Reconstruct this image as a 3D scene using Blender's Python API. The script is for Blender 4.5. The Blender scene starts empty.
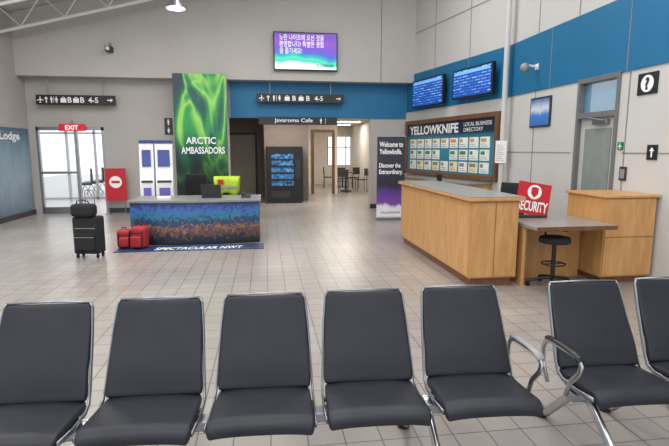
import bpy, bmesh, math, random
from mathutils import Vector, Matrix
random.seed(4)
S=bpy.context.scene
COL=S.collection
S.view_settings.view_transform='Standard'
def lin(c):
    return tuple(((v/255)/12.92 if v/255<=0.04045 else ((v/255+0.055)/1.055)**2.4) for v in c)+(1,)
MATS={}
def mat(name,c,rough=.5,metal=0,var=.06,scale=6,bump=0,emit=0,spec=None):
    if name in MATS: return MATS[name]
    m=bpy.data.materials.new(name);m.use_nodes=True;MATS[name]=m
    nt=m.node_tree;b=nt.nodes['Principled BSDF']
    b.inputs['Roughness'].default_value=rough;b.inputs['Metallic'].default_value=metal
    if spec is not None:b.inputs['Specular IOR Level'].default_value=spec
    tc=nt.nodes.new('ShaderNodeTexCoord');n=nt.nodes.new('ShaderNodeTexNoise');n.inputs['Scale'].default_value=scale
    nt.links.new(tc.outputs['Object'],n.inputs['Vector'])
    r=nt.nodes.new('ShaderNodeValToRGB');l=lin(c)
    r.color_ramp.elements[0].position=.3;r.color_ramp.elements[1].position=.7
    r.color_ramp.elements[0].color=tuple(v*(1-var) for v in l[:3])+(1,)
    r.color_ramp.elements[1].color=tuple(min(1,v*(1+var)) for v in l[:3])+(1,)
    nt.links.new(n.outputs['Fac'],r.inputs['Fac']);nt.links.new(r.outputs['Color'],b.inputs['Base Color'])
    if emit:
        nt.links.new(r.outputs['Color'],b.inputs['Emission Color']);b.inputs['Emission Strength'].default_value=emit
    if bump:
        bp=nt.nodes.new('ShaderNodeBump');bp.inputs['Strength'].default_value=bump
        n2=nt.nodes.new('ShaderNodeTexNoise');n2.inputs['Scale'].default_value=scale*30
        nt.links.new(tc.outputs['Object'],n2.inputs['Vector']);nt.links.new(n2.outputs['Fac'],bp.inputs['Height'])
        nt.links.new(bp.outputs['Normal'],b.inputs['Normal'])
    return m
def ramp(nt,els,interp='LINEAR'):
    r=nt.nodes.new('ShaderNodeValToRGB');cr=r.color_ramp;cr.interpolation=interp
    while len(cr.elements)<len(els):cr.elements.new(.5)
    for e,(p,c) in zip(cr.elements,els):e.position=p;e.color=lin(c)
    return r
def newmat(name,rough=.5):
    m=bpy.data.materials.new(name);m.use_nodes=True;MATS[name]=m
    b=m.node_tree.nodes['Principled BSDF'];b.inputs['Roughness'].default_value=rough
    return m,m.node_tree,b
def tiles():
    m,nt,b=newmat('quarry_tile_floor',.28)
    tc=nt.nodes.new('ShaderNodeTexCoord')
    br=nt.nodes.new('ShaderNodeTexBrick');br.offset=0;br.squash=1
    br.inputs['Scale'].default_value=1
    br.inputs['Brick Width'].default_value=.205;br.inputs['Row Height'].default_value=.205
    br.inputs['Mortar Size'].default_value=.0045;br.inputs['Mortar Smooth'].default_value=.3
    br.inputs['Color1'].default_value=lin((166,159,152));br.inputs['Color2'].default_value=lin((157,150,144));br.inputs['Mortar'].default_value=lin((100,95,91))
    nt.links.new(tc.outputs['Object'],br.inputs['Vector'])
    n=nt.nodes.new('ShaderNodeTexNoise');n.inputs['Scale'].default_value=.7;n.inputs['Detail'].default_value=4
    nt.links.new(tc.outputs['Object'],n.inputs['Vector'])
    r=ramp(nt,[(.3,(228,226,225)),(.7,(255,255,255))])
    nt.links.new(n.outputs['Fac'],r.inputs['Fac'])
    mx=nt.nodes.new('ShaderNodeMixRGB');mx.blend_type='MULTIPLY';mx.inputs['Fac'].default_value=1
    nt.links.new(br.outputs['Color'],mx.inputs['Color1']);nt.links.new(r.outputs['Color'],mx.inputs['Color2'])
    nt.links.new(mx.outputs['Color'],b.inputs['Base Color'])
    bp=nt.nodes.new('ShaderNodeBump');bp.inputs['Strength'].default_value=.25;bp.inputs['Distance'].default_value=.003;bp.invert=True
    nt.links.new(br.outputs['Fac'],bp.inputs['Height']);nt.links.new(bp.outputs['Normal'],b.inputs['Normal'])
    return m
def wood(name,c1,c2,rough=.38):
    m,nt,b=newmat(name,rough)
    tc=nt.nodes.new('ShaderNodeTexCoord');mp=nt.nodes.new('ShaderNodeMapping');mp.inputs['Scale'].default_value=(6,6,1)
    n=nt.nodes.new('ShaderNodeTexNoise');n.inputs['Scale'].default_value=2.2;n.inputs['Detail'].default_value=6;n.inputs['Distortion'].default_value=.6
    r=ramp(nt,[(.3,c1),(.7,c2)])
    nt.links.new(tc.outputs['Object'],mp.inputs['Vector']);nt.links.new(mp.outputs['Vector'],n.inputs['Vector'])
    nt.links.new(n.outputs['Fac'],r.inputs['Fac']);nt.links.new(r.outputs['Color'],b.inputs['Base Color'])
    return m
def picture(name,els,axis='Z',scale=(3,3,1.2),dist=1.2,amt=.35,emit=0,rough=.35,tscale=1.5):
    """flat printed picture: gradient disturbed by noise, generated coords"""
    m,nt,b=newmat(name,rough)
    tc=nt.nodes.new('ShaderNodeTexCoord');sp=nt.nodes.new('ShaderNodeSeparateXYZ')
    nt.links.new(tc.outputs['Generated'],sp.inputs['Vector'])
    mp=nt.nodes.new('ShaderNodeMapping');mp.inputs['Scale'].default_value=scale
    nt.links.new(tc.outputs['Generated'],mp.inputs['Vector'])
    n=nt.nodes.new('ShaderNodeTexNoise');n.inputs['Scale'].default_value=tscale;n.inputs['Detail'].default_value=3;n.inputs['Distortion'].default_value=dist
    nt.links.new(mp.outputs['Vector'],n.inputs['Vector'])
    s=nt.nodes.new('ShaderNodeMath');s.operation='SUBTRACT';s.inputs[1].default_value=.5;nt.links.new(n.outputs['Fac'],s.inputs[0])
    k=nt.nodes.new('ShaderNodeMath');k.operation='MULTIPLY';k.inputs[1].default_value=amt;nt.links.new(s.outputs[0],k.inputs[0])
    a=nt.nodes.new('ShaderNodeMath');a.operation='ADD';nt.links.new(sp.outputs[axis],a.inputs[0]);nt.links.new(k.outputs[0],a.inputs[1])
    r=ramp(nt,els);nt.links.new(a.outputs[0],r.inputs['Fac']);nt.links.new(r.outputs['Color'],b.inputs['Base Color'])
    if emit:
        nt.links.new(r.outputs['Color'],b.inputs['Emission Color']);b.inputs['Emission Strength'].default_value=emit
    return m

class Bd:
    def __init__(s): s.bm=bmesh.new()
    def box(s,a,b):
        c=[(a[i]+b[i])/2 for i in range(3)];d=[abs(b[i]-a[i]) for i in range(3)]
        M=Matrix.Translation(c)@Matrix.Diagonal((d[0],d[1],d[2],1))
        bmesh.ops.create_cube(s.bm,size=1,matrix=M);return s
    def cyl(s,p,q,r,r2=None,n=16):
        p=Vector(p);q=Vector(q);v=q-p
        M=Matrix.Translation((p+q)/2)@v.to_track_quat('Z','Y').to_matrix().to_4x4()
        bmesh.ops.create_cone(s.bm,cap_ends=True,segments=n,radius1=r,radius2=r if r2 is None else r2,depth=v.length,matrix=M);return s
    def sph(s,c,r,sc=(1,1,1),n=16):
        M=Matrix.Translation(c)@Matrix.Diagonal((sc[0],sc[1],sc[2],1))
        bmesh.ops.create_uvsphere(s.bm,u_segments=n,v_segments=n//2+2,radius=r,matrix=M);return s
    def tube(s,pts,r,n=8,ry=None):
        pts=[Vector(p) for p in pts];rings=[]
        for i,p in enumerate(pts):
            t=(pts[min(i+1,len(pts)-1)]-pts[max(i-1,0)]).normalized()
            up=Vector((1,0,0)) if abs(t.x)<.8 else Vector((0,0,1))
            u=(up-t*up.dot(t)).normalized();w=t.cross(u)
            rings.append([s.bm.verts.new(p+u*math.cos(2*math.pi*k/n)*r+w*math.sin(2*math.pi*k/n)*(ry or r)) for k in range(n)])
        for a,b in zip(rings,rings[1:]):
            for k in range(n): s.bm.faces.new((a[k],a[(k+1)%n],b[(k+1)%n],b[k]))
        s.bm.faces.new(rings[0]);s.bm.faces.new(rings[-1]);return s
    def prism(s,pts,a,b,plane='XZ'):
        def V(p,t):
            return {'XZ':(p[0],t,p[1]),'XY':(p[0],p[1],t),'YZ':(t,p[0],p[1])}[plane]
        A=[s.bm.verts.new(V(p,a)) for p in pts];B=[s.bm.verts.new(V(p,b)) for p in pts]
        n=len(pts);s.bm.faces.new(A);s.bm.faces.new(B)
        for k in range(n): s.bm.faces.new((A[k],A[(k+1)%n],B[(k+1)%n],B[k]))
        return s
    def grid(s,f,nu,nv,th):
        T=[[None]*(nv+1) for _ in range(nu+1)];Bt=[[None]*(nv+1) for _ in range(nu+1)]
        for i in range(nu+1):
            for j in range(nv+1):
                p,nm=f(i/nu,j/nv);T[i][j]=s.bm.verts.new(p);Bt[i][j]=s.bm.verts.new(Vector(p)-Vector(nm)*th)
        for i in range(nu):
            for j in range(nv):
                s.bm.faces.new((T[i][j],T[i+1][j],T[i+1][j+1],T[i][j+1]));s.bm.faces.new((Bt[i][j],Bt[i][j+1],Bt[i+1][j+1],Bt[i+1][j]))
        for i in range(nu):
            for j in (0,nv): s.bm.faces.new((T[i][j],T[i+1][j],Bt[i+1][j],Bt[i][j]))
        for j in range(nv):
            for i in (0,nu): s.bm.faces.new((T[i][j],T[i][j+1],Bt[i][j+1],Bt[i][j]))
        return s
    def obj(s,name,m,parent=None,bev=0,smooth=False,loc=(0,0,0),rot=(0,0,0),label=None,seg=2):
        bmesh.ops.recalc_face_normals(s.bm,faces=s.bm.faces[:])
        me=bpy.data.meshes.new(name);s.bm.to_mesh(me);s.bm.free()
        if m: me.materials.append(m)
        o=bpy.data.objects.new(name,me);COL.objects.link(o)
        o.location=loc;o.rotation_euler=rot
        if parent:o.parent=parent
        if smooth:
            for p in me.polygons:p.use_smooth=True
        if bev:
            md=o.modifiers.new('bevel','BEVEL');md.width=bev;md.segments=seg;md.limit_method='ANGLE'
        if label:o['label']=label
        return o
def thing(name,label,cat,loc=(0,0,0),rz=0,group=None):
    o=bpy.data.objects.new(name,None);COL.objects.link(o);o.empty_display_size=.1
    o.location=loc;o.rotation_euler=(0,0,rz);o['label']=label;o['category']=cat
    if group:o['group']=group
    return o
def struct(o):
    o['kind']='structure';return o
def top(o,label,cat,group=None):
    o['label']=label;o['category']=cat
    if group:o['group']=group
    return o
def text(s,h,m,parent,loc,rot=(math.pi/2,0,0),w=None,align='LEFT',name='lettering',bold=0,shear=0,sp=1):
    cu=bpy.data.curves.new(name,'FONT');cu.body=s;cu.size=1;cu.align_x='LEFT';cu.offset=bold;cu.shear=shear;cu.space_line=sp
    cu.resolution_u=3
    t=bpy.data.objects.new('tmp',cu);COL.objects.link(t)
    dg=bpy.context.evaluated_depsgraph_get();dg.update()
    me=bpy.data.meshes.new_from_object(t.evaluated_get(dg));bpy.data.objects.remove(t)
    if not len(me.vertices):return None
    xs=[v.co.x for v in me.vertices];ys=[v.co.y for v in me.vertices]
    x0,x1,y0,y1=min(xs),max(xs),min(ys),max(ys)
    sy=h/(y1-y0);sx=(w/(x1-x0)) if w else sy
    off={'LEFT':0,'CENTER':-.5,'RIGHT':-1}[align]*(x1-x0)*sx
    for v in me.vertices: v.co=((v.co.x-x0)*sx+off,(v.co.y-y0)*sy,0)
    me.materials.clear();me.materials.append(m)
    o=bpy.data.objects.new(name,me);COL.objects.link(o);o.parent=parent;o.location=loc;o.rotation_euler=rot
    return o

# ---------- materials
M_wall=mat('painted_wall_warm_grey',(184,180,175),.7,var=.03,scale=1.2)
M_wall2=mat('painted_wall_lower',(174,170,165),.7,var=.03,scale=1.2)
M_panel=mat('painted_wall_panel',(196,195,192),.6,var=.03,scale=1)
M_brown=mat('painted_wall_taupe',(124,114,106),.7,var=.04)
M_blue=mat('teal_blue_paint',(12,104,148),.55,var=.05,scale=1.5)
M_ceil=mat('metal_deck_ceiling',(204,204,204),.7,var=.03)
M_seam=mat('panel_seam_grey',(134,131,127),.7)
M_white=mat('white_plastic',(230,230,230),.4,var=.02)
M_black=mat('black_plastic',(18,18,20),.4,var=.1)
M_dark=mat('dark_grey_paint',(48,48,52),.5)
M_grey=mat('grey_metal_paint',(140,140,140),.45)
M_chrome=mat('polished_aluminium',(180,182,186),.3,1,var=.03)
M_frame=mat('satin_aluminium_edge',(140,142,148),.4,1,var=.03)
M_steel=mat('brushed_steel',(150,152,156),.35,.9,var=.04)
M_leather=mat('charcoal_leather',(34,36,43),.5,var=.12,scale=9,bump=.12,spec=.35)
M_fabric=mat('black_fabric',(24,25,28),.85,var=.15,bump=.2)
M_wood=wood('maple_veneer',(190,138,82),(208,160,104))
M_woodd=wood('brown_wood',(96,62,40),(126,84,56))
M_lam=mat('grey_laminate_top',(142,142,138),.3,var=.04,scale=40)
M_red=mat('red_sign_paint',(190,20,34),.4,var=.03)
M_txt=mat('white_lettering',(240,240,240),.5,var=0)
M_txtE=mat('white_lettering_lit',(245,245,245),.5,var=0,emit=.6)
M_txtd=mat('dark_lettering',(20,40,60),.5,var=0)
M_redbag=mat('red_nylon',(160,30,42),.6,var=.2,bump=.2)
M_hivis=mat('hi_vis_fabric',(160,190,40),.7,var=.12)
M_lightp=mat('ceiling_light_diffuser',(255,248,236),.5,var=0,emit=3.0)
M_signface=mat('sign_face_black',(30,30,33),.45)
def glass(name,c=(225,235,238),a=.3):
    m,nt,b=newmat(name,.05);b.inputs['Base Color'].default_value=lin(c);b.inputs['Alpha'].default_value=a
    n=nt.nodes.new('ShaderNodeTexNoise');n.inputs['Scale'].default_value=3
    r=nt.nodes.new('ShaderNodeMapRange');r.inputs['To Min'].default_value=.03;r.inputs['To Max'].default_value=.08
    nt.links.new(n.outputs['Fac'],r.inputs['Value']);nt.links.new(r.outputs[0],b.inputs['Roughness']);return m
M_glass=glass('clear_glass',a=.18);M_glassb=glass('blue_tint_glass',(90,140,170),.6)

# ---------- structure
RZ=lambda x:4.75+.25*(x+5.75)
struct(Bd().box((-13,-4,-.1),(6.5,34,0)).obj('floor',tiles()))
struct(Bd().prism([(-6.2,RZ(-6.2)),(5.1,RZ(5.1)),(5.1,RZ(5.1)+.15),(-6.2,RZ(-6.2)+.15)],-3,13.5).obj('ceiling',M_ceil))
b=Bd()
b.box((-5.75,13.2,0),(-5.6,13.4,3.33)).box((-5.6,13.2,2.16),(-4.0,13.4,3.33)).box((-4.0,13.2,0),(-.98,13.4,3.33))
b.box((-.98,13.2,2.43),(2.84,13.4,3.33)).box((2.84,13.2,0),(3.84,13.4,3.33))
struct(b.obj('wall_back',M_wall2))
struct(Bd().prism([(-5.75,3.33),(3.92,3.33),(3.92,RZ(3.92)-.01),(-5.75,RZ(-5.75)-.01)],12.8,13.4).obj('wall_back_upper',M_wall))
struct(Bd().box((-.86,13.165,2.43),(3.80,13.2,3.33)).obj('trim_1',M_blue))
struct(Bd().box((-2.15,12.62,0),(-.90,13.19,3.33)).obj('wall_column',M_wall2))
b=Bd().box((-5.95,10.4,0),(-5.75,13.4,4.72)).box((-5.95,-3,3.2),(-5.75,10.4,4.72)).box((-5.95,-3,0),(-5.75,10.4,.3))
struct(b.obj('wall_left',M_wall2))
b=Bd()
for i in range(6): b.box((-5.9,-2.9+i*2.62,.3),(-5.8,-2.8+i*2.62,3.2))
b.box((-5.9,-3,.3),(-5.8,10.4,.36)).box((-5.9,-3,3.14),(-5.8,10.4,3.2))
struct(b.obj('window_1',M_steel))
A=Vector((3.84,13.2));Bp=Vector((4.65,9.04))
ang=math.atan2(Bp.y-A.y,Bp.x-A.x);L=(Bp-A).length
struct(Bd().box((-.6,0,0),(L,.2,6.7)).obj('wall_angled',M_panel,loc=(A.x,A.y,0),rot=(0,0,ang)))
struct(Bd().box((-.05,-.02,2.6),(L+.0,0,3.55)).obj('trim_2',M_blue,loc=(A.x,A.y,0),rot=(0,0,ang)))
YR=9.04
b=Bd().box((-.04,0,0),(2.12,.2,6.9)).box((2.12,0,2.62),(3.0,.2,6.9)).box((3.0,0,0),(12.5,.2,6.9))
struct(b.obj('wall_right',M_panel,loc=(4.65,YR,0),rot=(0,0,-math.pi/2)))
struct(Bd().box((.02,-.02,2.6),(12.4,0,3.55)).obj('trim_3',M_blue,loc=(4.65,YR,0),rot=(0,0,-math.pi/2)))
b=Bd()
for x in (.9,2.0,3.15,4.4): b.box((x,-.006,3.56),(x+.018,0,6.8));
for x in (.9,3.15,4.4): b.box((x,-.006,.1),(x+.018,0,2.59))
b.box((0,-.006,1.55),(2.0,0,1.565)).box((3.12,-.006,1.55),(6,0,1.565))
for x in (1.35,3.1): b.box((x,-.024,2.6),(x+.012,-.02,3.55))
struct(b.obj('trim_4',M_seam,loc=(4.65,YR,0),rot=(0,0,-math.pi/2)))
b=Bd()
for x in (1.4,2.85): b.box((x,-.006,3.56),(x+.018,0,6.6)); b.box((x,-.024,2.6),(x+.01,-.02,3.55))
b.box((0,-.006,4.55),(L,0,4.57))
struct(b.obj('trim_5',M_seam,loc=(A.x,A.y,0),rot=(0,0,ang)))
struct(Bd().box((3.0,12.794,3.34),(3.02,12.8,6.2)).obj('trim_6',M_seam))
struct(Bd().box((-1.5,13.4,0),(-1.3,17.5,2.7)).obj('wall_corridor_left',M_brown))
struct(Bd().box((-1.3,17.3,0),(-.02,17.5,2.7)).obj('wall_corridor_end',M_brown))
struct(Bd().box((-.02,15.5,0),(1.35,17.5,2.7)).obj('wall_corridor_block',M_brown))
b=Bd().box((1.35,17.9,0),(1.74,18.1,2.7)).box((1.74,17.9,2.24),(2.44,18.1,2.7)).box((2.44,17.9,0),(2.62,18.1,2.7)).box((1.35,17.3,0),(1.36,17.9,2.7))
struct(b.obj('wall_cafe_front',mat('cream_wall',(214,205,192),.7)))
struct(Bd().box((4.0,13.75,0),(4.2,23.2,2.7)).obj('wall_corridor_right',mat('cream_wall2',(200,194,184),.7)))
b=Bd().box((1.0,23,0),(4.2,23.2,.9)).box((1.0,23,2.2),(4.2,23.2,2.7)).box((1.0,23,.9),(2.9,23.2,2.2)).box((1.0,18.1,0),(1.2,23,2.7))
struct(b.obj('wall_cafe_back',MATS['cream_wall']))
struct(Bd().box((-1.5,13.4,2.7),(4.2,23.2,2.8)).obj('ceiling_corridor',mat('ceiling_tile',(222,218,210),.8)))
b=Bd()
for k in range(3): b.box((2.9+k*.43,23.02,.9),(2.94+k*.43,23.08,2.2))
b.box((2.9,23.02,1.7),(4.0,23.08,1.74))
struct(b.obj('window_2',M_dark))
for i,(x,y) in enumerate([(.2,14.6),(2.2,14.6),(2.6,16.6),(3.2,19.5),(3.2,21.8),(1.9,20)]):
    o=Bd().box((-.55,-.15,-.03),(.55,.15,0)).obj('ceiling_light',M_lightp,loc=(x,y,2.699));top(o,'flat rectangular lit panel set in corridor ceiling','ceiling light','corridor ceiling lights')
struct(Bd().box((-.42,-.03,0),(.42,0,2.1)).obj('door_1',mat('door_grey_brown',(146,136,126),.5),loc=(-.76,17.29,0)))
b=Bd().box((-.5,-.05,0),(-.43,0,2.18)).box((.43,-.05,0),(.5,0,2.18)).box((-.43,-.05,2.11),(.43,0,2.18));struct(b.obj('trim_7',M_dark,loc=(-.76,17.299,0)))
b=Bd().box((1.66,17.85,0),(1.76,17.9,2.32)).box((2.42,17.85,0),(2.52,17.9,2.32)).box((1.76,17.85,2.22),(2.42,17.9,2.32));struct(b.obj('trim_8',M_woodd))
struct(Bd().box((-4.0,13.18,0),(-2.19,13.2,.12)).obj('baseboard_back',M_dark))
struct(Bd().box((2.84,13.18,0),(3.82,13.2,.12)).obj('baseboard_column',M_dark))
struct(Bd().box((-5.75,10.4,0),(-5.73,13.18,.12)).obj('baseboard_left',M_dark))
b=Bd()
for x in (-5.62,-4.72,-4.07): b.box((x,13.22,0),(x+.07,13.32,2.16))
b.box((-5.6,13.22,2.08),(-4.0,13.32,2.16)).box((-5.56,13.22,.0),(-4.72,13.32,.16)).box((-5.56,13.22,1.0),(-4.72,13.32,1.06))
struct(b.obj('trim_9',M_steel))
struct(Bd().box((-5.55,13.26,0.02),(-4.72,13.275,2.08)).obj('window_3',M_glass))
b=Bd()
for x in (-8.9,-8.05,-7.2,-6.35,-5.5,-4.65,-3.8): b.box((x,17.0,0),(x+.06,17.1,2.7))
for z in (.0,2.1,2.62): b.box((-8.9,17.0,z),(-3.75,17.1,z+.06))
struct(b.obj('window_4',M_steel))
struct(Bd().box((-9.5,13.4,2.7),(-3.2,17.2,2.8)).obj('ceiling_vestibule',M_white))
struct(Bd().box((-3.4,13.4,0),(-3.2,17.2,2.7)).obj('wall_vestibule',M_white))
for x,y in ((-4.6,14.2),(-4.6,15.8),(-6.2,15)):
    o=Bd().box((-.5,-.15,-.03),(.5,.15,0)).obj('ceiling_light',M_lightp,loc=(x,y,2.699));top(o,'bright rectangular lit panel in the vestibule ceiling','ceiling light','vestibule ceiling lights')

# ---------- roof trusses
def truss(y,x0,x1):
    T=thing('roof_truss','white painted steel roof truss with zigzag webbing below the ceiling','truss',(0,y,0),group='roof trusses')
    zt=lambda x:RZ(x)-.04;zb=lambda x:RZ(x)-.62
    b=Bd();b.tube([(x0,0,zt(x0)),(x1,0,zt(x1))],.035);b.obj('top_chord',M_white,T)
    b=Bd();b.tube([(x0,0,zb(x0)),(x1,0,zb(x1))],.035);b.obj('bottom_chord',M_white,T)
    n=int((x1-x0)/.45);b=Bd();pts=[]
    for i in range(n+1):
        a=x0+i*(x1-x0)/n;pts.append((a,0,zt(a)-.02 if i%2==0 else zb(a)+.02))
    b.tube(pts,.017,6);b.obj('web',M_white,T)
for y in (12.1,10.6,9.1): truss(y,-5.7,3.5)
T=thing('pendant_lamp','grey metal high bay lamp hanging from the roof','lamp',(-1.6,10,4.27))
Bd().cyl((0,0,.1),(0,0,.25),.09).obj('lamp_housing',M_grey,T)
Bd().cyl((0,0,-.05),(0,0,.1),.2,.1,24).obj('lamp_shade',M_chrome,T)
Bd().cyl((0,0,-.055),(0,0,-.05),.17,None,24).obj('bulb',M_lightp,T)
Bd().cyl((0,0,.25),(0,0,RZ(-1.6)-4.27),.01).obj('rod',M_grey,T)
T=thing('security_camera','small dark surveillance camera on a wall bracket','camera',(-3.6,12.8,3.95))
Bd().box((-.07,-.21,-.06),(.07,.01,.06)).obj('camera_body',M_dark,T,bev=.01)
Bd().cyl((0,-.21,0),(0,-.24,0),.045).obj('lens',M_chrome,T)
Bd().box((-.03,-.06,.04),(.03,0,.16)).obj('bracket',M_grey,T)

def icon(kind,x,z,h,parent,y,m=None):
    b=Bd();m=m or M_txt;t=.002
    def P(pts): b.prism([(x+p[0]*h,z+p[1]*h) for p in pts],y-t,y)
    def C(cx,cz,r,n=16): P([(cx+r*math.cos(2*math.pi*k/n),cz+r*math.sin(2*math.pi*k/n)) for k in range(n)])
    if kind=='man':
        C(0,.42,.09);P([(-.17,.3),(.17,.3),(.17,-.05),(.11,-.05),(.11,.2),(.1,-.5),(.01,-.5),(0,-.1),(-.01,-.5),(-.1,-.5),(-.11,.2),(-.11,-.05),(-.17,-.05)])
    elif kind=='woman':
        C(0,.42,.09);P([(-.12,.3),(.12,.3),(.24,-.0),(.18,-.02),(.1,.14),(.2,-.2),(.09,-.2),(.09,-.5),(.02,-.5),(.02,-.2),(-.02,-.2),(-.02,-.5),(-.09,-.5),(-.09,-.2),(-.2,-.2),(-.1,.14),(-.18,-.02),(-.24,0)])
    elif kind=='plane':
        P([(-.05,.5),(.05,.5),(.07,.15),(.48,-.1),(.48,-.2),(.07,-.05),(.05,-.33),(.17,-.43),(.17,-.5),(0,-.45),(-.17,-.5),(-.17,-.43),(-.05,-.33),(-.07,-.05),(-.48,-.2),(-.48,-.1),(-.07,.15)])
    elif kind=='up':
        P([(0,.5),(.32,.12),(.09,.12),(.09,-.5),(-.09,-.5),(-.09,.12),(-.32,.12)])
    elif kind=='right':
        P([(.5,0),(.1,.33),(.1,.09),(-.5,.09),(-.5,-.09),(.1,-.09),(.1,-.33)])
    elif kind=='bar': P([(-.03,-.5),(.03,-.5),(.03,.5),(-.03,.5)])
    elif kind=='bag':
        P([(-.45,-.45),(.45,-.45),(.45,.25),(-.45,.25)]);P([(-.2,.25),(-.12,.25),(-.12,.38),(.12,.38),(.12,.25),(.2,.25),(.2,.46),(-.2,.46)])
    elif kind=='disc': C(0,0,.5,32)
    b.obj('pictogram',m,parent)

def way(x0,x1,z0,z1,y,lab):
    w=x1-x0;h=z1-z0;T=thing('wayfinding_sign',lab,'sign',((x0+x1)/2,y,z0))
    Bd().box((-w/2,0,0),(w/2,.08,h)).obj('sign_panel',M_signface,T,bev=.004)
    for s_ in (-1,1): Bd().cyl((s_*w*.35,.04,h),(s_*w*.35,.04,3.33-z0),.012).obj('hanger',M_grey,T)
    u=h*.64;c=h/2;f=-.001
    icon('plane',-w*.445,c,u,T,f);icon('up',-w*.37,c,u,T,f);icon('man',-w*.305,c,u,T,f);icon('bar',-w*.275,c,u,T,f);icon('woman',-w*.242,c,u,T,f)
    icon('bag',-w*.155,c,u,T,f)
    text('B',u*.9,M_txt,T,(-w*.075,f-.002,c-u*.45),align='CENTER',bold=.02)
    icon('bag',.005*w,c,u,T,f)
    text('B',u*.9,M_txt,T,(w*.085,f-.002,c-u*.45),align='CENTER',bold=.02)
    text('4-5',u*.9,M_txt,T,(w*.16,f-.002,c-u*.45),bold=.02)
    icon('right',w*.44,c,u*.9,T,f)
way(-5.42,-3.62,2.68,2.91,12.95,'black overhead direction sign above the glass entrance doors')
way(-.18,2.06,2.8,3.02,12.95,'black overhead direction sign before the blue band')
T=thing('cafe_sign','black sign with white cafe name at corridor opening','sign',(.86,13.1,2.25))
Bd().box((-1.0,0,0),(1.05,.07,.2)).obj('sign_panel',M_signface,T,bev=.003)
text('Javaroma Cafe',.13,M_txt,T,(-.6,-.002,.035),w=1.0,bold=.01);icon('man',.62,.1,.14,T,-.001);icon('bar',.74,.1,.14,T,-.001)
T=thing('exit_sign','red illuminated exit sign hanging in the entrance opening','sign',(-4.72,13.12,2.06))
Bd().box((-.3,0,0),(.3,.06,.17)).obj('sign_panel',mat('exit_red',(190,20,30),.4,emit=.5),T,bev=.004)
Bd().box((-.02,.02,.17),(.02,.06,.25)).obj('hanger',M_grey,T)
text('EXIT',.11,M_txtE,T,(0,-.003,.03),align='CENTER',bold=.02)

def wsign(loc,rz,w,h,icons,lab,m=None):
    T=thing('pictogram_sign',lab,'sign',loc,rz)
    Bd().box((-w/2,-.015,0),(w/2,0,h)).obj('sign_panel',m or M_signface,T,bev=.002)
    n=len(icons)
    for i,k in enumerate(icons):
        z=h*(1-(i+.5)/n);u=min(w,h/n)*.75
        if k=='?': 
            icon('disc',0,z,u*1.05,T,-.016);text('?',u*.8,M_txtd,T,(0,-.02,z-u*.40),align='CENTER',bold=.05)
        else: icon(k,0,z,u,T,-.016)
wsign((-2.42,13.2,1.98),0,.2,.42,['man','woman'],'narrow black restroom pictogram sign beside the aurora banner')
R=-math.pi/2
wsign((4.65,5.57,2.27),R,.32,.26,['?'],'black square question mark sign under the blue band')
wsign((4.65,5.40,1.48),R,.16,.18,['up'],'small black pictogram plate on the panelled wall')
wsign((4.65,5.95,1.60),R,.10,.10,['plane'],'small green pictogram plate beside the grey door',mat('sign_green',(20,120,80),.4))
wsign((3.35,13.2,1.4),0,.14,.3,['man','up'],'small black pictogram plate on the corridor column')

# ---------- aurora column banner
m,nt,b_=newmat('aurora_print',.35)
tc=nt.nodes.new('ShaderNodeTexCoord');sp=nt.nodes.new('ShaderNodeSeparateXYZ');nt.links.new(tc.outputs['Generated'],sp.inputs['Vector'])
mp=nt.nodes.new('ShaderNodeMapping');mp.inputs['Scale'].default_value=(1.3,0,1.5);mp.inputs['Rotation'].default_value=(0,.75,0);nt.links.new(tc.outputs['Generated'],mp.inputs['Vector'])
wv=nt.nodes.new('ShaderNodeTexNoise');wv.inputs['Scale'].default_value=1.25;wv.inputs['Detail'].default_value=2.0;wv.inputs['Distortion'].default_value=1.2;nt.links.new(mp.outputs['Vector'],wv.inputs['Vector'])
r1=ramp(nt,[(.3,(10,44,62)),(.42,(12,84,76)),(.5,(34,150,70)),(.56,(150,215,90)),(.62,(40,150,70)),(.72,(12,80,76))]);nt.links.new(wv.outputs['Fac'],r1.inputs['Fac'])
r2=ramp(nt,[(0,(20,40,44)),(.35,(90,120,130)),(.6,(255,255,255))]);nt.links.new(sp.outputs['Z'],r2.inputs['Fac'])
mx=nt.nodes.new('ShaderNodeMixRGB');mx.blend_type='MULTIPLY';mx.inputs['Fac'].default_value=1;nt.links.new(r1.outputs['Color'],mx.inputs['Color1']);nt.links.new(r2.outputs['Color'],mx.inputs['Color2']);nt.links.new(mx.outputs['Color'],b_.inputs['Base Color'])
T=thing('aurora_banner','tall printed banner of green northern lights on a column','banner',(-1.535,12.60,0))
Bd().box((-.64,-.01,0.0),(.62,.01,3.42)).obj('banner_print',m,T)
pts=[(-.64,.5)];x=-.64
while x<.58:
    hh=random.uniform(.12,.38);pts+=[(x,.72),(x+.035,.72+hh),(x+.07,.72)];x+=.075
pts+=[(.62,.72),(.62,.5)]
Bd().prism(pts,-.014,-.011).obj('tree_silhouette',mat('print_black',(10,16,16),.5),T)
text('ARCTIC',.17,M_txt,T,(-.38,-.016,1.74),w=.72,bold=.02)
text('AMBASSADORS',.17,M_txt,T,(-.50,-.016,1.50),w=1.05,bold=.02)

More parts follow.
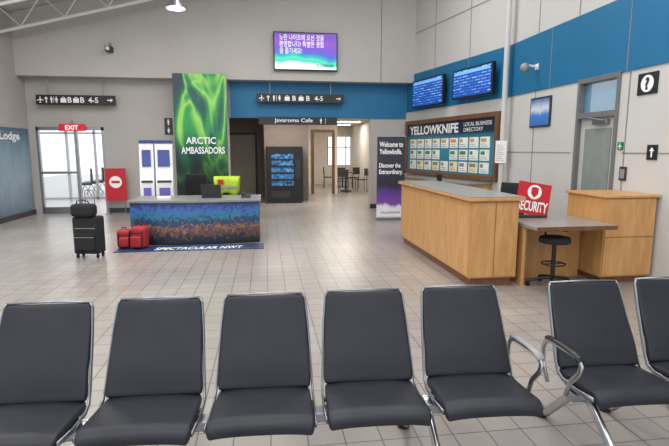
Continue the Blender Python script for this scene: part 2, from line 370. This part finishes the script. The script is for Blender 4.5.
# ---------- TV
T=thing('wall_television','wide flat television showing a purple and teal welcome slide','television',(1.06,12.8,3.56))
Bd().box((-.80,-.12,0),(.80,-.05,.92)).obj('screen_case',M_black,T,bev=.008)
Bd().box((-.2,-.05,.25),(.2,0,.65)).obj('wall_bracket',M_dark,T)
M_tv=picture('welcome_slide',[(.0,(220,238,236)),(.14,(200,232,230)),(.2,(50,180,170)),(.28,(60,200,150)),(.36,(30,150,170)),(.46,(50,90,180)),(.6,(100,64,176)),(.8,(120,60,172)),(1,(96,56,160))],'Z',(1.2,1,.4),.4,.5,emit=.75)
Bd().box((-.77,-.124,.03),(.77,-.119,.89)).obj('screen',M_tv,T)
text('노란 나이프에 오신 것을\n환영합니다! 특별한 경험\n을 즐기세요!',.46,M_txtE,T,(-.1,-.127,.4),w=1.1,align='CENTER')
text('YELLOWKNIFE',.06,M_txtd,T,(.24,-.127,.1),bold=.02,w=.46)

# ---------- roll-up banner
T=thing('roll_up_banner','dark navy roll-up banner with white welcome lettering','banner',(2.84,10.96,0),-.08)
Bd().box((-.34,-.12,0),(.34,.12,.07)).obj('banner_base',M_steel,T,bev=.01)
Bd().cyl((0,.05,.07),(0,.05,1.9),.01).obj('banner_pole',M_steel,T)
M_roll=picture('rollup_print',[(.0,(228,226,232)),(.13,(220,216,228)),(.17,(120,70,150)),(.3,(90,60,140)),(.4,(44,42,60)),(1,(40,40,50))],'Z',(2,1,.5),1,.12)
Bd().box((-.32,-.005,.07),(.32,.005,1.9)).obj('banner_print',M_roll,T)
Bd().box((-.33,-.02,1.89),(.33,.02,1.92)).obj('top_rail',M_steel,T)
text('Welcome to\nYellowknife.',.28,M_txt,T,(0,-.008,1.5),w=.54,align='CENTER',bold=.02)
text('Discover the\nExtraordinary.',.28,M_txt,T,(0,-.008,1.02),w=.54,align='CENTER',bold=.02)
text('YELLOWKNIFE',.05,M_txtd,T,(0,-.008,.14),w=.45,align='CENTER')

# ---------- flight monitors on angled wall
def onA(s,z=0): 
    p=A+(Bp-A).normalized()*s;return (p.x,p.y,z)
def screenmat():
    m,nt,b=newmat('flight_list_screen',.3)
    tc=nt.nodes.new('ShaderNodeTexCoord');br=nt.nodes.new('ShaderNodeTexBrick');br.offset=.5;br.offset_frequency=2
    mp=nt.nodes.new('ShaderNodeMapping');mp.inputs['Rotation'].default_value=(math.pi/2,0,0)
    nt.links.new(tc.outputs['Object'],mp.inputs['Vector']);nt.links.new(mp.outputs['Vector'],br.inputs['Vector'])
    br.inputs['Scale'].default_value=1;br.inputs['Brick Width'].default_value=.22;br.inputs['Row Height'].default_value=.06
    br.inputs['Mortar Size'].default_value=.021;br.inputs['Color1'].default_value=lin((130,180,230));br.inputs['Color2'].default_value=lin((24,76,160));br.inputs['Mortar'].default_value=lin((18,62,145))
    nt.links.new(br.outputs['Color'],b.inputs['Base Color']);nt.links.new(br.outputs['Color'],b.inputs['Emission Color']);b.inputs['Emission Strength'].default_value=.8
    return m
M_fl=screenmat()
for s,z,w,h in ((1.40,2.64,.74,.68),(3.24,2.68,.70,.62)):
    T=thing('flight_information_monitor','black wall monitor with blue flight list screen','monitor',onA(s,z),ang,'flight monitors')
    Bd().box((-w,-.2,0),(w,-.12,h)).obj('monitor_case',M_black,T,bev=.01)
    Bd().box((-w+.04,-.204,.04),(w-.04,-.199,h-.04)).obj('screen',M_fl,T)
    Bd().box((-w+.08,-.207,h-.12),(w-.08,-.204,h-.06)).obj('header_bar',mat('header_blue',(110,170,225),.4,emit=.6),T)
    Bd().box((-.15,-.12,.2),(.15,-.02,.5)).obj('wall_bracket',M_dark,T)
# ---------- directory board
T=thing('directory_board','wood framed local directory board with rows of white cards','notice board',onA(2.06,.97),ang)
w=1.97;h=1.38
Bd().box((-w+.08,-.05,.08),(w-.08,-.002,h-.08)).obj('board_panel',picture('board_blue',[(0,(50,120,140)),(.5,(54,134,152)),(.7,(44,110,130)),(.76,(26,44,66)),(1,(24,40,60))],'Z',(2,1,1),1,.04),T)
b=Bd().box((-w,-.09,0),(-w+.1,0,h)).box((w-.1,-.09,0),(w,0,h)).box((-w+.1,-.09,0),(w-.1,0,.1)).box((-w+.1,-.09,h-.1),(w-.1,0,h));b.obj('board_frame',M_woodd,T,bev=.008)
text('YELLOWKNIFE',.22,M_txt,T,(-1.76,-.053,h-.37),w=2.3,bold=.03)
text('LOCAL BUSINESS\nDIRECTORY',.2,M_txt,T,(.75,-.053,h-.36),w=.98)
cardm=[mat('card_white',(232,234,230),.5,var=.08,scale=3),mat('card_white',(0,0,0)),mat('card_tint',(170,205,205),.5),mat('card_cream',(232,220,180),.5),mat('card_white',(0,0,0)),mat('card_sky',(120,170,215),.5),mat('card_dark',(70,84,96),.5)]
blk=[M_seam,mat('print_red',(190,60,50),.5),mat('print_green',(60,130,80),.5),mat('print_navy',(36,60,110),.5),mat('print_ochre',(210,150,60),.5)]
for r in range(3):
    for c in range(9):
        x=-1.70+c*.385;z=.14+r*.265
        if (r,c) in ((1,4),): continue
        cd=Bd().box((x,-.058,z),(x+.32,-.05,z+.225)).obj('card',cardm[(r*4+c*3+c//2)%7],T)
        k=(r*7+c*5)%5;wd=.10+.04*((c+r)%4)
        Bd().box((x+.03,-.0595,z+.12),(x+.03+wd,-.058,z+.195)).obj('card_picture',blk[k],cd)
        for q in range(2): Bd().box((x+.03,-.0595,z+.03+q*.04),(x+.26-.05*q,-.058,z+.042+q*.04)).obj('card_line',M_seam,cd)
T=thing('low_cabinet','maple storage cabinet under the directory board','cabinet',onA(2.1),ang)
Bd().box((-1.7,-.5,.08),(1.7,-.012,.9)).obj('cabinet_body',M_wood,T,bev=.005)
Bd().box((-1.65,-.46,0),(1.65,-.03,.08)).obj('plinth',M_dark,T)
for i in range(4):
    d=Bd().box((-1.66+i*.84,-.52,.1),(-.86+i*.84,-.5,.88)).obj('door',M_wood,T,bev=.004)
    Bd().tube([(-.95+i*.84,-.52,.6),(-.95+i*.84,-.54,.61),(-.95+i*.84,-.54,.73),(-.95+i*.84,-.52,.74)],.006).obj('handle',M_chrome,d)
Bd().box((-1.74,-.54,.9),(1.74,-.01,.94)).obj('worktop',M_lam,T,bev=.005)

o=Bd().cyl((0,0,0),(0,0,6.6),.05,None,20).obj('column_pole',M_panel,loc=(4.50,8.95,0));top(o,'slender off-white round pole at the wall corner','pole')
T=thing('paper_notice','white printed paper notice taped to the pole','notice',(4.44,8.88,1.35),-.5)
Bd().box((-.1,-.012,0),(.1,-.008,.42)).obj('paper',M_white,T)
b=Bd()
for i in range(9): b.box((-.08,-.0135,.05+i*.035),(.07-(i%3)*.03,-.012,.058+i*.035))
o=b.obj('print',M_seam,T);o['kind']='stuff'

# ---------- right wall door etc
T=thing('wall_picture','small framed blue poster on the panelled wall','picture',(4.65,7.92,1.98),R)
Bd().box((-.31,-.03,0),(.31,0,.5)).obj('picture_frame',M_dark,T,bev=.005)
Bd().box((-.28,-.033,.03),(.28,-.029,.47)).obj('print',picture('poster_print',[(0,(60,110,190)),(.4,(70,130,200)),(.6,(210,220,230)),(1,(40,90,170))],'Z',(2,1,1),1,.3),T)
T=thing('dome_camera','white dome surveillance camera on a wall arm','camera',(4.65,8.1,3.0),R)
Bd().box((-.05,-.03,-.05),(.05,-.02,.05)).obj('mount_plate',M_white,T)
Bd().cyl((0,-.02,0),(0,-.22,.02),.02).obj('arm',M_white,T)
Bd().sph((0,-.24,-.02),.08).obj('dome',M_grey,T,smooth=True)
def RW(o): o.location=(4.65,YR,0);o.rotation_euler=(0,0,R);return o
struct(RW(Bd().box((2.16,.04,0),(2.96,.09,2.05)).obj('door_2',mat('door_paint_grey',(186,186,182),.45))))
b=Bd().box((2.12,-.03,0),(2.17,.12,2.62)).box((2.95,-.03,0),(3.0,.12,2.62)).box((2.17,-.03,2.05),(2.95,.12,2.13)).box((2.17,-.03,2.55),(2.95,.12,2.62))
struct(RW(b.obj('trim_10',mat('frame_dark_grey',(110,110,110),.45),bev=.004)))
struct(RW(Bd().box((2.17,.05,2.13),(2.95,.07,2.55)).obj('window_5',M_glassb)))
struct(RW(Bd().box((2.28,.03,1.0),(2.84,.042,1.9)).obj('window_6',mat('door_glass_dim',(134,142,140),.15))))
T=thing('door_closer','grey hydraulic closer mounted on the door head','door closer',(4.65,6.4,1.95),R)
Bd().box((-.15,-.02,.0),(.15,.04,.07)).obj('closer_body',M_steel,T,bev=.006)
Bd().tube([(.1,-.02,.05),(-.1,-.12,.1),(-.2,0,.12)],.01).obj('arm',M_steel,T)
T=thing('door_keypad','small keypad plate beside the grey door','keypad',(4.65,5.86,1.2),R)
Bd().box((-.06,-.02,0),(.06,0,.18)).obj('plate',M_dark,T,bev=.004)
Bd().box((-.04,-.024,.03),(.04,-.02,.15)).obj('keypad_face',M_grey,T)

# ---------- reception counter
T=thing('reception_counter','long maple panelled reception counter with grey top','counter',(2.32,5.3,0))
H=1.07
Bd().box((.02,.02,.1),(.60,2.9,H-.05)).obj('counter_body',M_wood,T,bev=.004)
for i in range(4): Bd().box((0,.03+i*.72,.12),(.02,.742+i*.72,H-.07)).obj('front_panel',M_wood,T,bev=.003)
Bd().box((.03,0,.12),(.305,.02,H-.07)).obj('end_panel',M_wood,T,bev=.003)
Bd().box((.313,0,.12),(.59,.02,H-.07)).obj('end_panel',M_wood,T,bev=.003)
Bd().box((.05,.05,0),(.55,2.87,.1)).obj('plinth',M_woodd,T)
Bd().box((-.05,-.05,H-.05),(.64,2.95,H-.012)).obj('counter_edge',M_wood,T,bev=.006)
Bd().box((-.045,-.045,H-.012),(.635,2.945,H)).obj('countertop',M_lam,T,bev=.003)
T=thing('service_desk','lower desk section with grey top and maple panels','desk',(2.98,5.0,0))
Bd().box((-.02,-.02,.71),(.96,.95,.75)).obj('desktop',M_lam,T,bev=.006)
Bd().box((-.02,-.026,.705),(.96,-.02,.752)).obj('desk_edge',M_woodd,T)
Bd().box((-.0,.62,0.0),(.95,.66,.71)).obj('back_panel',M_wood,T)
Bd().box((-.0,.30,0.0),(.04,.62,.71)).obj('side_panel',M_wood,T)
T=thing('end_cabinet','tall maple end cabinet closing the desk','cabinet',(3.96,5.22,0))
Bd().box((0,.02,.08),(.66,.75,1.04)).obj('cabinet_body',M_wood,T,bev=.004)
Bd().box((.01,0,.1),(.65,.02,.56)).obj('front_panel',M_wood,T,bev=.003)
Bd().box((.01,0,.575),(.65,.02,1.03)).obj('front_panel',M_wood,T,bev=.003)
Bd().box((.03,.05,0),(.63,.72,.08)).obj('plinth',M_woodd,T)
Bd().box((-.03,-.03,1.04),(.68,.78,1.07)).obj('worktop',M_wood,T,bev=.006)
T=thing('security_board','red security sign board standing tilted on the desk','sign',(3.30,5.72,.763),-.1)
o=Bd().box((-.21,-.01,0),(.21,.01,.4)).obj('board',M_red,T,rot=(-.12,.16,0),loc=(0,0,.03))
text('SECURITY',.13,M_txt,o,(-.195,-.012,.04),w=.39,bold=.03,rot=(math.pi/2,0,0))
b=Bd();b.prism([(.09*math.cos(t*math.pi/12),.285+.09*math.sin(t*math.pi/12)) for t in range(24)],-.013,-.01).obj('emblem_disc',M_txt,o)
b=Bd();b.prism([(-.045,.30),(-.045,.26),(0,.215),(.045,.26),(.045,.30),(.045,.34),(0,.35),(-.045,.34)],-.0155,-.0135).obj('emblem_shield',M_red,o)
Bd().box((-.2,-.02,-.01),(.2,.08,.02)).obj('stand',M_dark,T)
def stool(loc):
    T=thing('swivel_stool','black round swivel stool with footring on five-star base','stool',loc)
    Bd().cyl((0,0,.53),(0,0,.6),.18,.17,28).obj('seat',M_fabric,T,bev=.02,seg=3,smooth=True)
    Bd().cyl((0,0,.1),(0,0,.54),.025).obj('post',M_black,T)
    b=Bd()
    for k in range(5):
        a=k*2*math.pi/5+.3;b.tube([(0,0,.12),(.14*math.cos(a),.14*math.sin(a),.1),(.27*math.cos(a),.27*math.sin(a),.065)],.018)
    b.obj('star_base',M_black,T)
    for k in range(5):
        a=k*2*math.pi/5+.3;x,y=.27*math.cos(a),.27*math.sin(a)
        Bd().cyl((x-.015,y,.03),(x+.015,y,.03),.03).obj('caster',M_black,T)
    b=Bd();b.tube([(.13*math.cos(t*math.pi/10),.13*math.sin(t*math.pi/10),.28) for t in range(21)],.009).tube([(-.13,0,.28),(.13,0,.28)],.007).obj('foot_ring',M_black,T)
    b=Bd();b.tube([(.17*math.cos(t),.17*math.sin(t)+.02,.68) for t in [i*math.pi/8 for i in range(9)]],.014,8,.035).obj('backrest',M_black,T)
    Bd().tube([(0,.12,.55),(0,.2,.6),(0,.19,.68)],.012).obj('back_support',M_black,T)
stool((3.32,5.20,0))
def office(loc,rz,hb=1.08,lab='black office swivel chair behind the counter'):
    T=thing('office_chair',lab,'chair',loc,rz)
    Bd().box((-.23,-.22,.46),(.23,.22,.53)).obj('seat',M_fabric,T,bev=.03,seg=3)
    def f(u,v):
        x=(u-.5)*.44*(1-.12*v);y=.24+.06*v-.04*(1-(2*u-1)**2);return ((x,y,.6+v*(hb-.6)),(0,-1,0))
    Bd().grid(f,8,8,.05).obj('backrest',M_fabric,T,bev=.015,smooth=True)
    Bd().tube([(0,.0,.46),(0,.26,.46),(0,.33,.55),(0,.33,.75)],.02).obj('back_support',M_black,T)
    Bd().cyl((0,0,.1),(0,0,.46),.03).obj('post',M_black,T)
    b=Bd()
    for k in range(5):
        a=k*2*math.pi/5+.3;b.tube([(0,0,.12),(.3*math.cos(a),.3*math.sin(a),.06)],.02)
    b.obj('star_base',M_black,T)
    for k in range(5):
        a=k*2*math.pi/5+.3
        Bd().cyl((.3*math.cos(a)-.015,.3*math.sin(a),.03),(.3*math.cos(a)+.015,.3*math.sin(a),.03),.03).obj('caster',M_black,T)
    for sx in (-1,1): Bd().tube([(sx*.22,.05,.48),(sx*.27,.05,.55),(sx*.27,.05,.68),(sx*.27,-.12,.7)],.014).obj('armrest',M_black,T)
office((3.38,8.4,0),1.2,1.17);office((3.5,6.9,0),-1.0,1.1)
# ---------- ambassadors desk
T=thing('information_desk','information desk wrapped in a night scene mural','desk',(-1.19,8.55,0))
M_mur=picture('mural_print',[(.0,(18,22,36)),(.15,(28,36,56)),(.24,(110,74,58)),(.30,(38,42,58)),(.38,(160,112,80)),(.44,(50,56,78)),(.56,(32,64,104)),(.68,(40,120,140)),(.78,(56,96,170)),(.9,(56,70,140)),(1,(28,60,96))],'Z',(7,1,2),2.2,.75,tscale=2.6)
def curve(u):
    x=-1.07+2.14*u;return x,-.10*math.sin(math.pi*u)
b=Bd();n=20
pts=[curve(i/n) for i in range(n+1)]
b.prism(pts+[(1.07,.06),(-1.07,.06)],.03,.72,'XY').obj('front_panel',M_mur,T)
for s_ in (-1,1): Bd().box((s_*1.05-.02,.06,0),(s_*1.05+.02,.8,.72)).obj('side_panel',M_dark,T)
b=Bd();b.prism([(x*1.03,y-.04) for x,y in pts]+[(1.1,.85),(-1.1,.85)],.72,.76,'XY').obj('desktop',mat('desk_top_grey',(130,130,130),.35),T,bev=.006)
Bd().prism(pts+[(1.07,.05),(-1.07,.05)],.0,.03,'XY').obj('plinth',M_black,T)
T2=thing('entrance_mat','dark blue printed floor mat in front of the desk','mat',(-1.19,8.42,0))
Bd().box((-1.2,-.48,0),(1.14,-.02,.012)).obj('mat_body',picture('mat_print',[(0,(30,50,84)),(.4,(44,70,110)),(.7,(70,90,120)),(1,(40,50,80))],'X',(6,6,1),1,.8),T2)
text('SPECTACULAR NWT',.2,M_txt,T2,(-.6,-.42,.014),rot=(0,0,0),w=1.4,shear=.2,bold=.02)
T=thing('laptop_computer','open black laptop on the information desk','laptop',(-.95,8.95,.76))
Bd().box((-.17,-.12,0),(.17,.12,.018)).obj('laptop_base',M_black,T,bev=.004)
Bd().box((-.17,-.0,0),(.17,.01,.23)).obj('laptop_lid',M_dark,T,loc=(0,-.12,.015),rot=(.25,0,0),bev=.004)
T=thing('desk_telephone','grey desk telephone with handset','telephone',(-.35,8.85,.76))
Bd().prism([(-.09,0),(.09,0),(.09,.07),(-.09,.03)],-.08,.08,'YZ').obj('phone_base',M_dark,T,bev=.004)
Bd().tube([(-.05,-.08,.06),(-.05,-.05,.085),(-.05,.05,.1),(-.05,.08,.08)],.018).obj('handset',M_black,T)
T=thing('paper_stack','white brochures stacked on the desk','brochures',(-1.75,8.8,.76),.2)
for i in range(3): Bd().box((-.11,-.15,.012*i),(.11,.15,.012*i+.011)).obj('brochure',M_white,T)
office((-1.38,10.0,0),math.pi+.2,1.14,'black office chair pushed behind the information desk')
office((-.7,9.95,0),math.pi-.1,1.06,'black office chair draped with a bright safety vest')
T=thing('safety_vest','yellow green safety vest with red patch draped over a chair back','vest',(-.7,9.95,0),math.pi-.1)
def fv(u,v):
    t=v*2-1;x=(u-.5)*(.5-.08*abs(t))
    z=1.10-.34*abs(t)**1.2*(1+.08*math.sin(9*u));y=.30+.10*math.tanh(6*t)+.012*math.sin(14*u)
    return ((x,y,z),(0,0,1) if abs(t)<.1 else (0,math.copysign(1,t),0))
Bd().grid(fv,12,16,.012).obj('vest_cloth',M_hivis,T,smooth=True)
Bd().box((-.2,.405,.87),(.2,.42,.91)).obj('reflective_band',M_grey,T)
Bd().box((.05,.41,.95),(.16,.425,1.04)).obj('red_patch',M_red,T)
# check-in kiosks
def kiosk(x,y,w):
    T=thing('information_kiosk','tall white self-service kiosk with blue screen and panel','kiosk',(x,y,0),0.08,'kiosks')
    Bd().box((-w/2,-.22,0),(w/2,.22,.06)).obj('kiosk_base',M_grey,T,bev=.01)
    Bd().prism([(-.12,.06),(.14,.06),(.14,1.72),(-.02,1.72),(-.06,1.25),(-.12,.95)],-w/2,w/2,'YZ').obj('kiosk_body',M_white,T,bev=.012)
    Bd().box((-w/2+.05,-.005,0),(w/2-.05,.0,.32)).obj('screen',mat('kiosk_screen',(50,66,130),.2,emit=.2),T,loc=(0,-.07,1.28),rot=(-.07,0,0))
    Bd().box((-w/2+.06,-.004,0),(w/2-.06,.0,.28)).obj('lower_print',mat('kiosk_purple',(110,90,180),.4),T,loc=(0,-.125,.6))
    Bd().box((-w/2+.03,-.09,.98),(w/2-.03,-.14,1.02)).obj('shelf',M_dark,T,bev=.004)
    Bd().box((-w/2,-.03,1.72),(w/2,.14,1.78)).obj('header',mat('kiosk_blue',(40,60,120),.4),T,bev=.004)
kiosk(-2.25,9.9,.26);kiosk(-1.93,9.9,.32)
# ---------- luggage
T=thing('rolling_suitcase','black upright rolling suitcase with raised pull handle','suitcase',(-2.64,7.7,0),-.15)
Bd().box((-.19,-.12,.06),(.19,.12,.62)).obj('case_body',M_fabric,T,bev=.035,seg=4)
Bd().box((-.15,-.16,.12),(.15,-.11,.38)).obj('front_pocket',M_fabric,T,bev=.02,seg=3)
b=Bd();b.tube([(-.07,.09,.6),(-.07,.09,.98),(-.055,.09,1.0),(.055,.09,1.0),(.07,.09,.98),(.07,.09,.6)],.009);b.obj('pull_handle',M_steel,T)
Bd().tube([(-.15,-.122,.45),(.15,-.122,.45)],.005).obj('zipper',M_grey,T)
Bd().tube([(-.15,-.162,.32),(.15,-.162,.32)],.004).obj('zipper',M_grey,T)
for sx in (-1,1):
    for sy in (-1,1): Bd().cyl((sx*.15-.012,sy*.08,.03),(sx*.15+.012,sy*.08,.03),.03).obj('wheel',M_black,T)
T=thing('travel_bag','soft black travel bag resting on the suitcase','bag',(-2.66,7.64,.625),-.15)
def sb(name,sx,sy,sz,m,T,loc):
    b=Bd();b.box((-sx/2,-sy/2,0),(sx/2,sy/2,sz));return b.obj(name,m,T,bev=min(sx,sy,sz)*.3,seg=4,loc=loc,smooth=True)
sb('bag_body',.34,.2,.19,M_fabric,T,(0,-.02,0))
Bd().tube([(-.1,-.04,.17),(-.08,-.05,.23),(0,-.05,.25),(.08,-.05,.23),(.1,-.04,.17)],.01).obj('carry_handle',M_black,T)
def redbag(loc,rz,s,lab):
    T=thing('backpack',lab,'backpack',loc,rz)
    sb('bag_body',.25*s,.2*s,.36*s,M_redbag,T,(0,0,0))
    sb('front_pocket',.18*s,.08*s,.18*s,M_redbag,T,(0,-.12*s,.03))
    Bd().tube([(-.04,0,.35*s),(-.03,0,.39*s),(.03,0,.39*s),(.04,0,.35*s)],.008).obj('carry_loop',M_black,T)
    for sx in (-1,1): Bd().tube([(sx*.10*s,-.105*s,.03),(sx*.10*s,-.105*s,.3*s)],.009).obj('strap',M_black,T)
    Bd().tube([(-.09*s,-.105*s,.26*s),(.09*s,-.105*s,.26*s)],.006).obj('zipper',M_black,T)
redbag((-2.31,8.3,.0125),.2,.85,'small red nylon backpack with black straps on the mat')
redbag((-2.05,8.25,.0125),-.3,1.0,'red nylon backpack standing upright beside a smaller one')
# ---------- vending machine
T=thing('vending_machine','black vending machine with lit blue product window','vending machine',(.58,14.8,0))
Bd().box((-.54,0,.04),(.54,.65,1.7)).obj('cabinet_body',M_black,T,bev=.01)
Bd().box((-.5,.02,0),(.5,.6,.04)).obj('plinth',M_dark,T)
m,nt,b_=newmat('vending_products',.2)
tc=nt.nodes.new('ShaderNodeTexCoord');vr=nt.nodes.new('ShaderNodeTexVoronoi');vr.inputs['Scale'].default_value=14;nt.links.new(tc.outputs['Object'],vr.inputs['Vector'])
rr=ramp(nt,[(0,(16,50,100)),(.4,(60,130,190)),(.6,(10,18,30)),(.85,(70,150,200)),(1,(20,40,70))]);sp_=nt.nodes.new('ShaderNodeSeparateColor');nt.links.new(vr.outputs['Color'],sp_.inputs[0]);nt.links.new(sp_.outputs[0],rr.inputs['Fac'])
nt.links.new(rr.outputs['Color'],b_.inputs['Base Color']);nt.links.new(rr.outputs['Color'],b_.inputs['Emission Color']);b_.inputs['Emission Strength'].default_value=.35
Bd().box((-.40,-.012,.5),(.26,0,1.52)).obj('product_window',m,T)
for i in range(6): Bd().box((-.42,-.02,.48+i*.2),(.28,-.012,.535+i*.2)).obj('shelf_rail',M_black,T)
Bd().box((.32,-.02,.75),(.46,0,1.3)).obj('control_panel',M_dark,T)
Bd().box((-.4,-.02,.18),(.15,0,.36)).obj('delivery_flap',M_dark,T)
def cafe(loc):
    T=thing('cafe_table','round cafe table on a single black pedestal','table',loc,0,'cafe tables')
    Bd().cyl((0,0,.72),(0,0,.75),.35,None,28).obj('tabletop',M_woodd,T)
    Bd().cyl((0,0,.03),(0,0,.72),.03).obj('pedestal',M_black,T)
    Bd().cyl((0,0,0),(0,0,.03),.22,None,24).obj('foot',M_black,T)
def cchair(loc,rz):
    T=thing('cafe_chair','dark cafe chair with slim metal legs','chair',loc,rz,'cafe chairs')
    Bd().box((-.2,-.2,.43),(.2,.2,.47)).obj('seat',M_dark,T,bev=.01)
    Bd().box((-.2,.19,.6),(.2,.22,.88)).obj('backrest',M_dark,T,bev=.01)
    for x in(-.18,.18):
        Bd().tube([(x,-.18,0),(x,-.17,.44)],.012).obj('leg',M_black,T)
        Bd().tube([(x,.2,0),(x,.18,.44),(x,.205,.86)],.012).obj('leg',M_black,T)
cafe((3.1,18.9,0));cafe((3.3,21,0))
for l,r in (((2.85,18.2,0),math.pi),((3.7,18.9,0),-1.5),((2.65,20.7,0),1.5),((3.6,20.2,0),-2.5),((3.1,19.7,0),0.2)): cchair(l,r)
T=thing('no_entry_sign','red stand sign with white emblem beside the glass doors','sign',(-3.72,12.95,0))
Bd().box((-.25,-.01,.33),(.25,.01,1.14)).obj('sign_panel',M_red,T,bev=.004)
icon('disc',0,.8,.3,T,-.011);Bd().box((-.1,-.016,.77),(.1,-.0135,.83)).obj('bar_mark',M_red,T)
for s_ in (-1,1):
    Bd().tube([(s_*.2,0,.33),(s_*.2,0,.02)],.012).obj('leg',M_steel,T)
    Bd().box((s_*.2-.05,-.15,0),(s_*.2+.05,.15,.02)).obj('foot',M_steel,T)
T=thing('wall_poster','large frosted blue wall poster with white lettering','poster',(-5.75,12.1,.15),math.pi/2)
Bd().box((-1.0,-.02,0),(1.0,0,1.95)).obj('poster_print',picture('frost_print',[(0,(90,112,128)),(.4,(130,150,162)),(.7,(96,128,146)),(1,(40,84,110))],'Z',(4,4,1),1,.5),T)
text('Lodge',.24,M_txt,T,(-.35,-.024,1.62),bold=.03,w=.9)

# ---------- beam benches
def seatparts(parent,x):
    fr=Bd()
    for sx in (-1,1):
        fr.tube([(sx*.240,-.14,.405),(sx*.242,.0,.385),(sx*.242,.13,.385),(sx*.240,.185,.405),(sx*.236,.22,.46),(sx*.222,.33,.70),(sx*.210,.385,.82),(sx*.197,.392,.845)],.006,8,.013)
    fr.tube([(-.197,.392,.845),(0,.398,.849),(.197,.392,.845)],.006,8,.010)
    fr.tube([(-.243,.1,.38),(.243,.1,.38)],.014).tube([(-.243,-.08,.39),(.243,-.08,.39)],.012)
    c=fr.obj('chair',M_frame,parent,smooth=True,loc=(x,0,0),rot=(0,0,-.05),label='satin metal chair frame with charcoal cushions')
    def fs(u,v):
        w=.237-.012*v;X=(u*2-1)*w
        Y=-.17+.385*v
        e=abs(2*u-1)
        z=.450-.028*v - .03*max(0,1-v/.15)**2 - .010*e**4 +.004*math.sin(math.pi*u)
        cr=1-.05*(max(0,abs(2*v-1)-.8)/.2)**2
        return ((X*cr,Y,z),(0,0,1))
    Bd().grid(fs,14,16,.045).obj('seat',M_leather,c,bev=.012,smooth=True,seg=3,label='charcoal padded seat cushion')
    def fb(u,v):
        w=.232-.022*v;X=(u*2-1)*w
        cr=1-.07*(max(0,v-.9)/.1)**2-.03*(max(0,.1-v)/.1)**2
        z=.425+.42*v;Y=.165+.205*v
        Y+=-.012*math.sin(math.pi*u)*math.sin(math.pi*v)+.01
        Y+=-.014*math.exp(-((v-.28)/.2)**2)
        return ((X*cr,Y,z),(0,-.9,.43))
    Bd().grid(fb,14,16,.035).obj('backrest',M_leather,c,bev=.012,smooth=True,seg=3,label='charcoal padded backrest')
    return c
def arm(parent,x,m,o=0):
    b=Bd();b.tube([(x,.16,.37),(x,.21,.45),(x,.22,.54),(x,.20,.585),(x,.15,.605),(x,-.02,.61),(x,-.08,.605),(x,-.105,.575),(x,-.09,.53),(x,-.03,.46),(x,.0,.38)],.009,8,.015)
    c=b.obj('armrest',M_chrome,parent,smooth=True,loc=(0,o,0))
    b=Bd();b.tube([(x,.18,.613),(x,.1,.621),(x,-.0,.621),(x,-.07,.615),(x,-.10,.597)],.022,10,.011);b.obj('arm_pad',m,c,smooth=True)
def bench(y,xs,legs,arms,lab):
    T=thing('beam_bench',lab,'bench',(0,y,0),0)
    Bd().box((xs[0]-.25,.02,.31),(xs[-1]+.28,.10,.36)).obj('beam',M_steel,T,bev=.008)
    for x in xs: seatparts(T,x)
    for x in legs:
        b=Bd();b.tube([(x,-.38,.03),(x,-.3,.055),(x,-.05,.27),(x,.0,.31),(x,.06,.33)],.018,10,.026).tube([(x,.44,.03),(x,.38,.055),(x,.17,.27),(x,.12,.31),(x,.06,.33)],.018,10,.026)
        b.tube([(x,.05,.33),(x,.08,.38)],.03).obj('leg',M_chrome,T,smooth=True)
        Bd().cyl((x,-.38,0),(x,-.38,.03),.035).obj('foot',M_black,T);Bd().cyl((x,.44,0),(x,.44,.03),.035).obj('foot',M_black,T)
    for x,m,o in arms: arm(T,x,m,o)
bench(2.14,[-1.10,-.565,-.035,.495,1.035],[-.83,.77],[(1.30,M_grey,.04)],'five-seat polished metal beam bench with charcoal leather seats')
bench(2.14,[1.79,2.335,2.88],[1.63,2.06],[(1.475,M_black,-.01)],'adjoining beam bench with charcoal leather seats and black armrest')

for i in range(4):
    T=thing('lounge_seat','blue-grey waiting seat beyond the entrance glass','chair',(-6.3+.0*i,18.3+i*.62,0),-1.2,'seats beyond the entrance')
    Bd().box((-.25,-.22,.38),(.25,.22,.46)).obj('seat',M_dark,T,bev=.02)
    Bd().box((-.25,.2,.46),(.25,.26,.95)).obj('backrest',M_dark,T,bev=.02)
    for x in (-.2,.2): Bd().tube([(x,-.15,0),(x,0,.38),(x,.2,0)],.015).obj('leg',M_steel,T)

# ---------- lights
w=bpy.data.worlds.new('sky');S.world=w;w.use_nodes=True
bg=w.node_tree.nodes['Background'];bg.inputs['Color'].default_value=(.90,.95,1,1);bg.inputs['Strength'].default_value=1.75
def area(loc,sx,sy,e,c=(1,.98,.955),rot=(0,0,0)):
    l=bpy.data.lights.new('ceiling_area_lamp','AREA');l.shape='RECTANGLE';l.size=sx;l.size_y=sy;l.energy=e;l.color=c
    o=bpy.data.objects.new('ceiling_area_lamp',l);COL.objects.link(o);o.location=loc;o.rotation_euler=rot
for x in (-3.5,-.5,2.5):
    for y in (1,5,9): area((x,y,RZ(x)-.75),1.6,1.6,95)
for x,y in ((.6,14.4),(2.4,16),(3,20)): area((x,y,2.64),1.4,.6,55,(1,.94,.85))
area((-4.7,15,2.64),1.4,1.4,90,(1,1,1))

cam=bpy.data.cameras.new('camera');co=bpy.data.objects.new('camera',cam);COL.objects.link(co)
cam.sensor_width=36;cam.lens=490/669*36;co.location=(0,0,1.6)
co.rotation_euler=(math.radians(90-8.5),0,math.radians(-8));cam.clip_end=200
S.camera=co
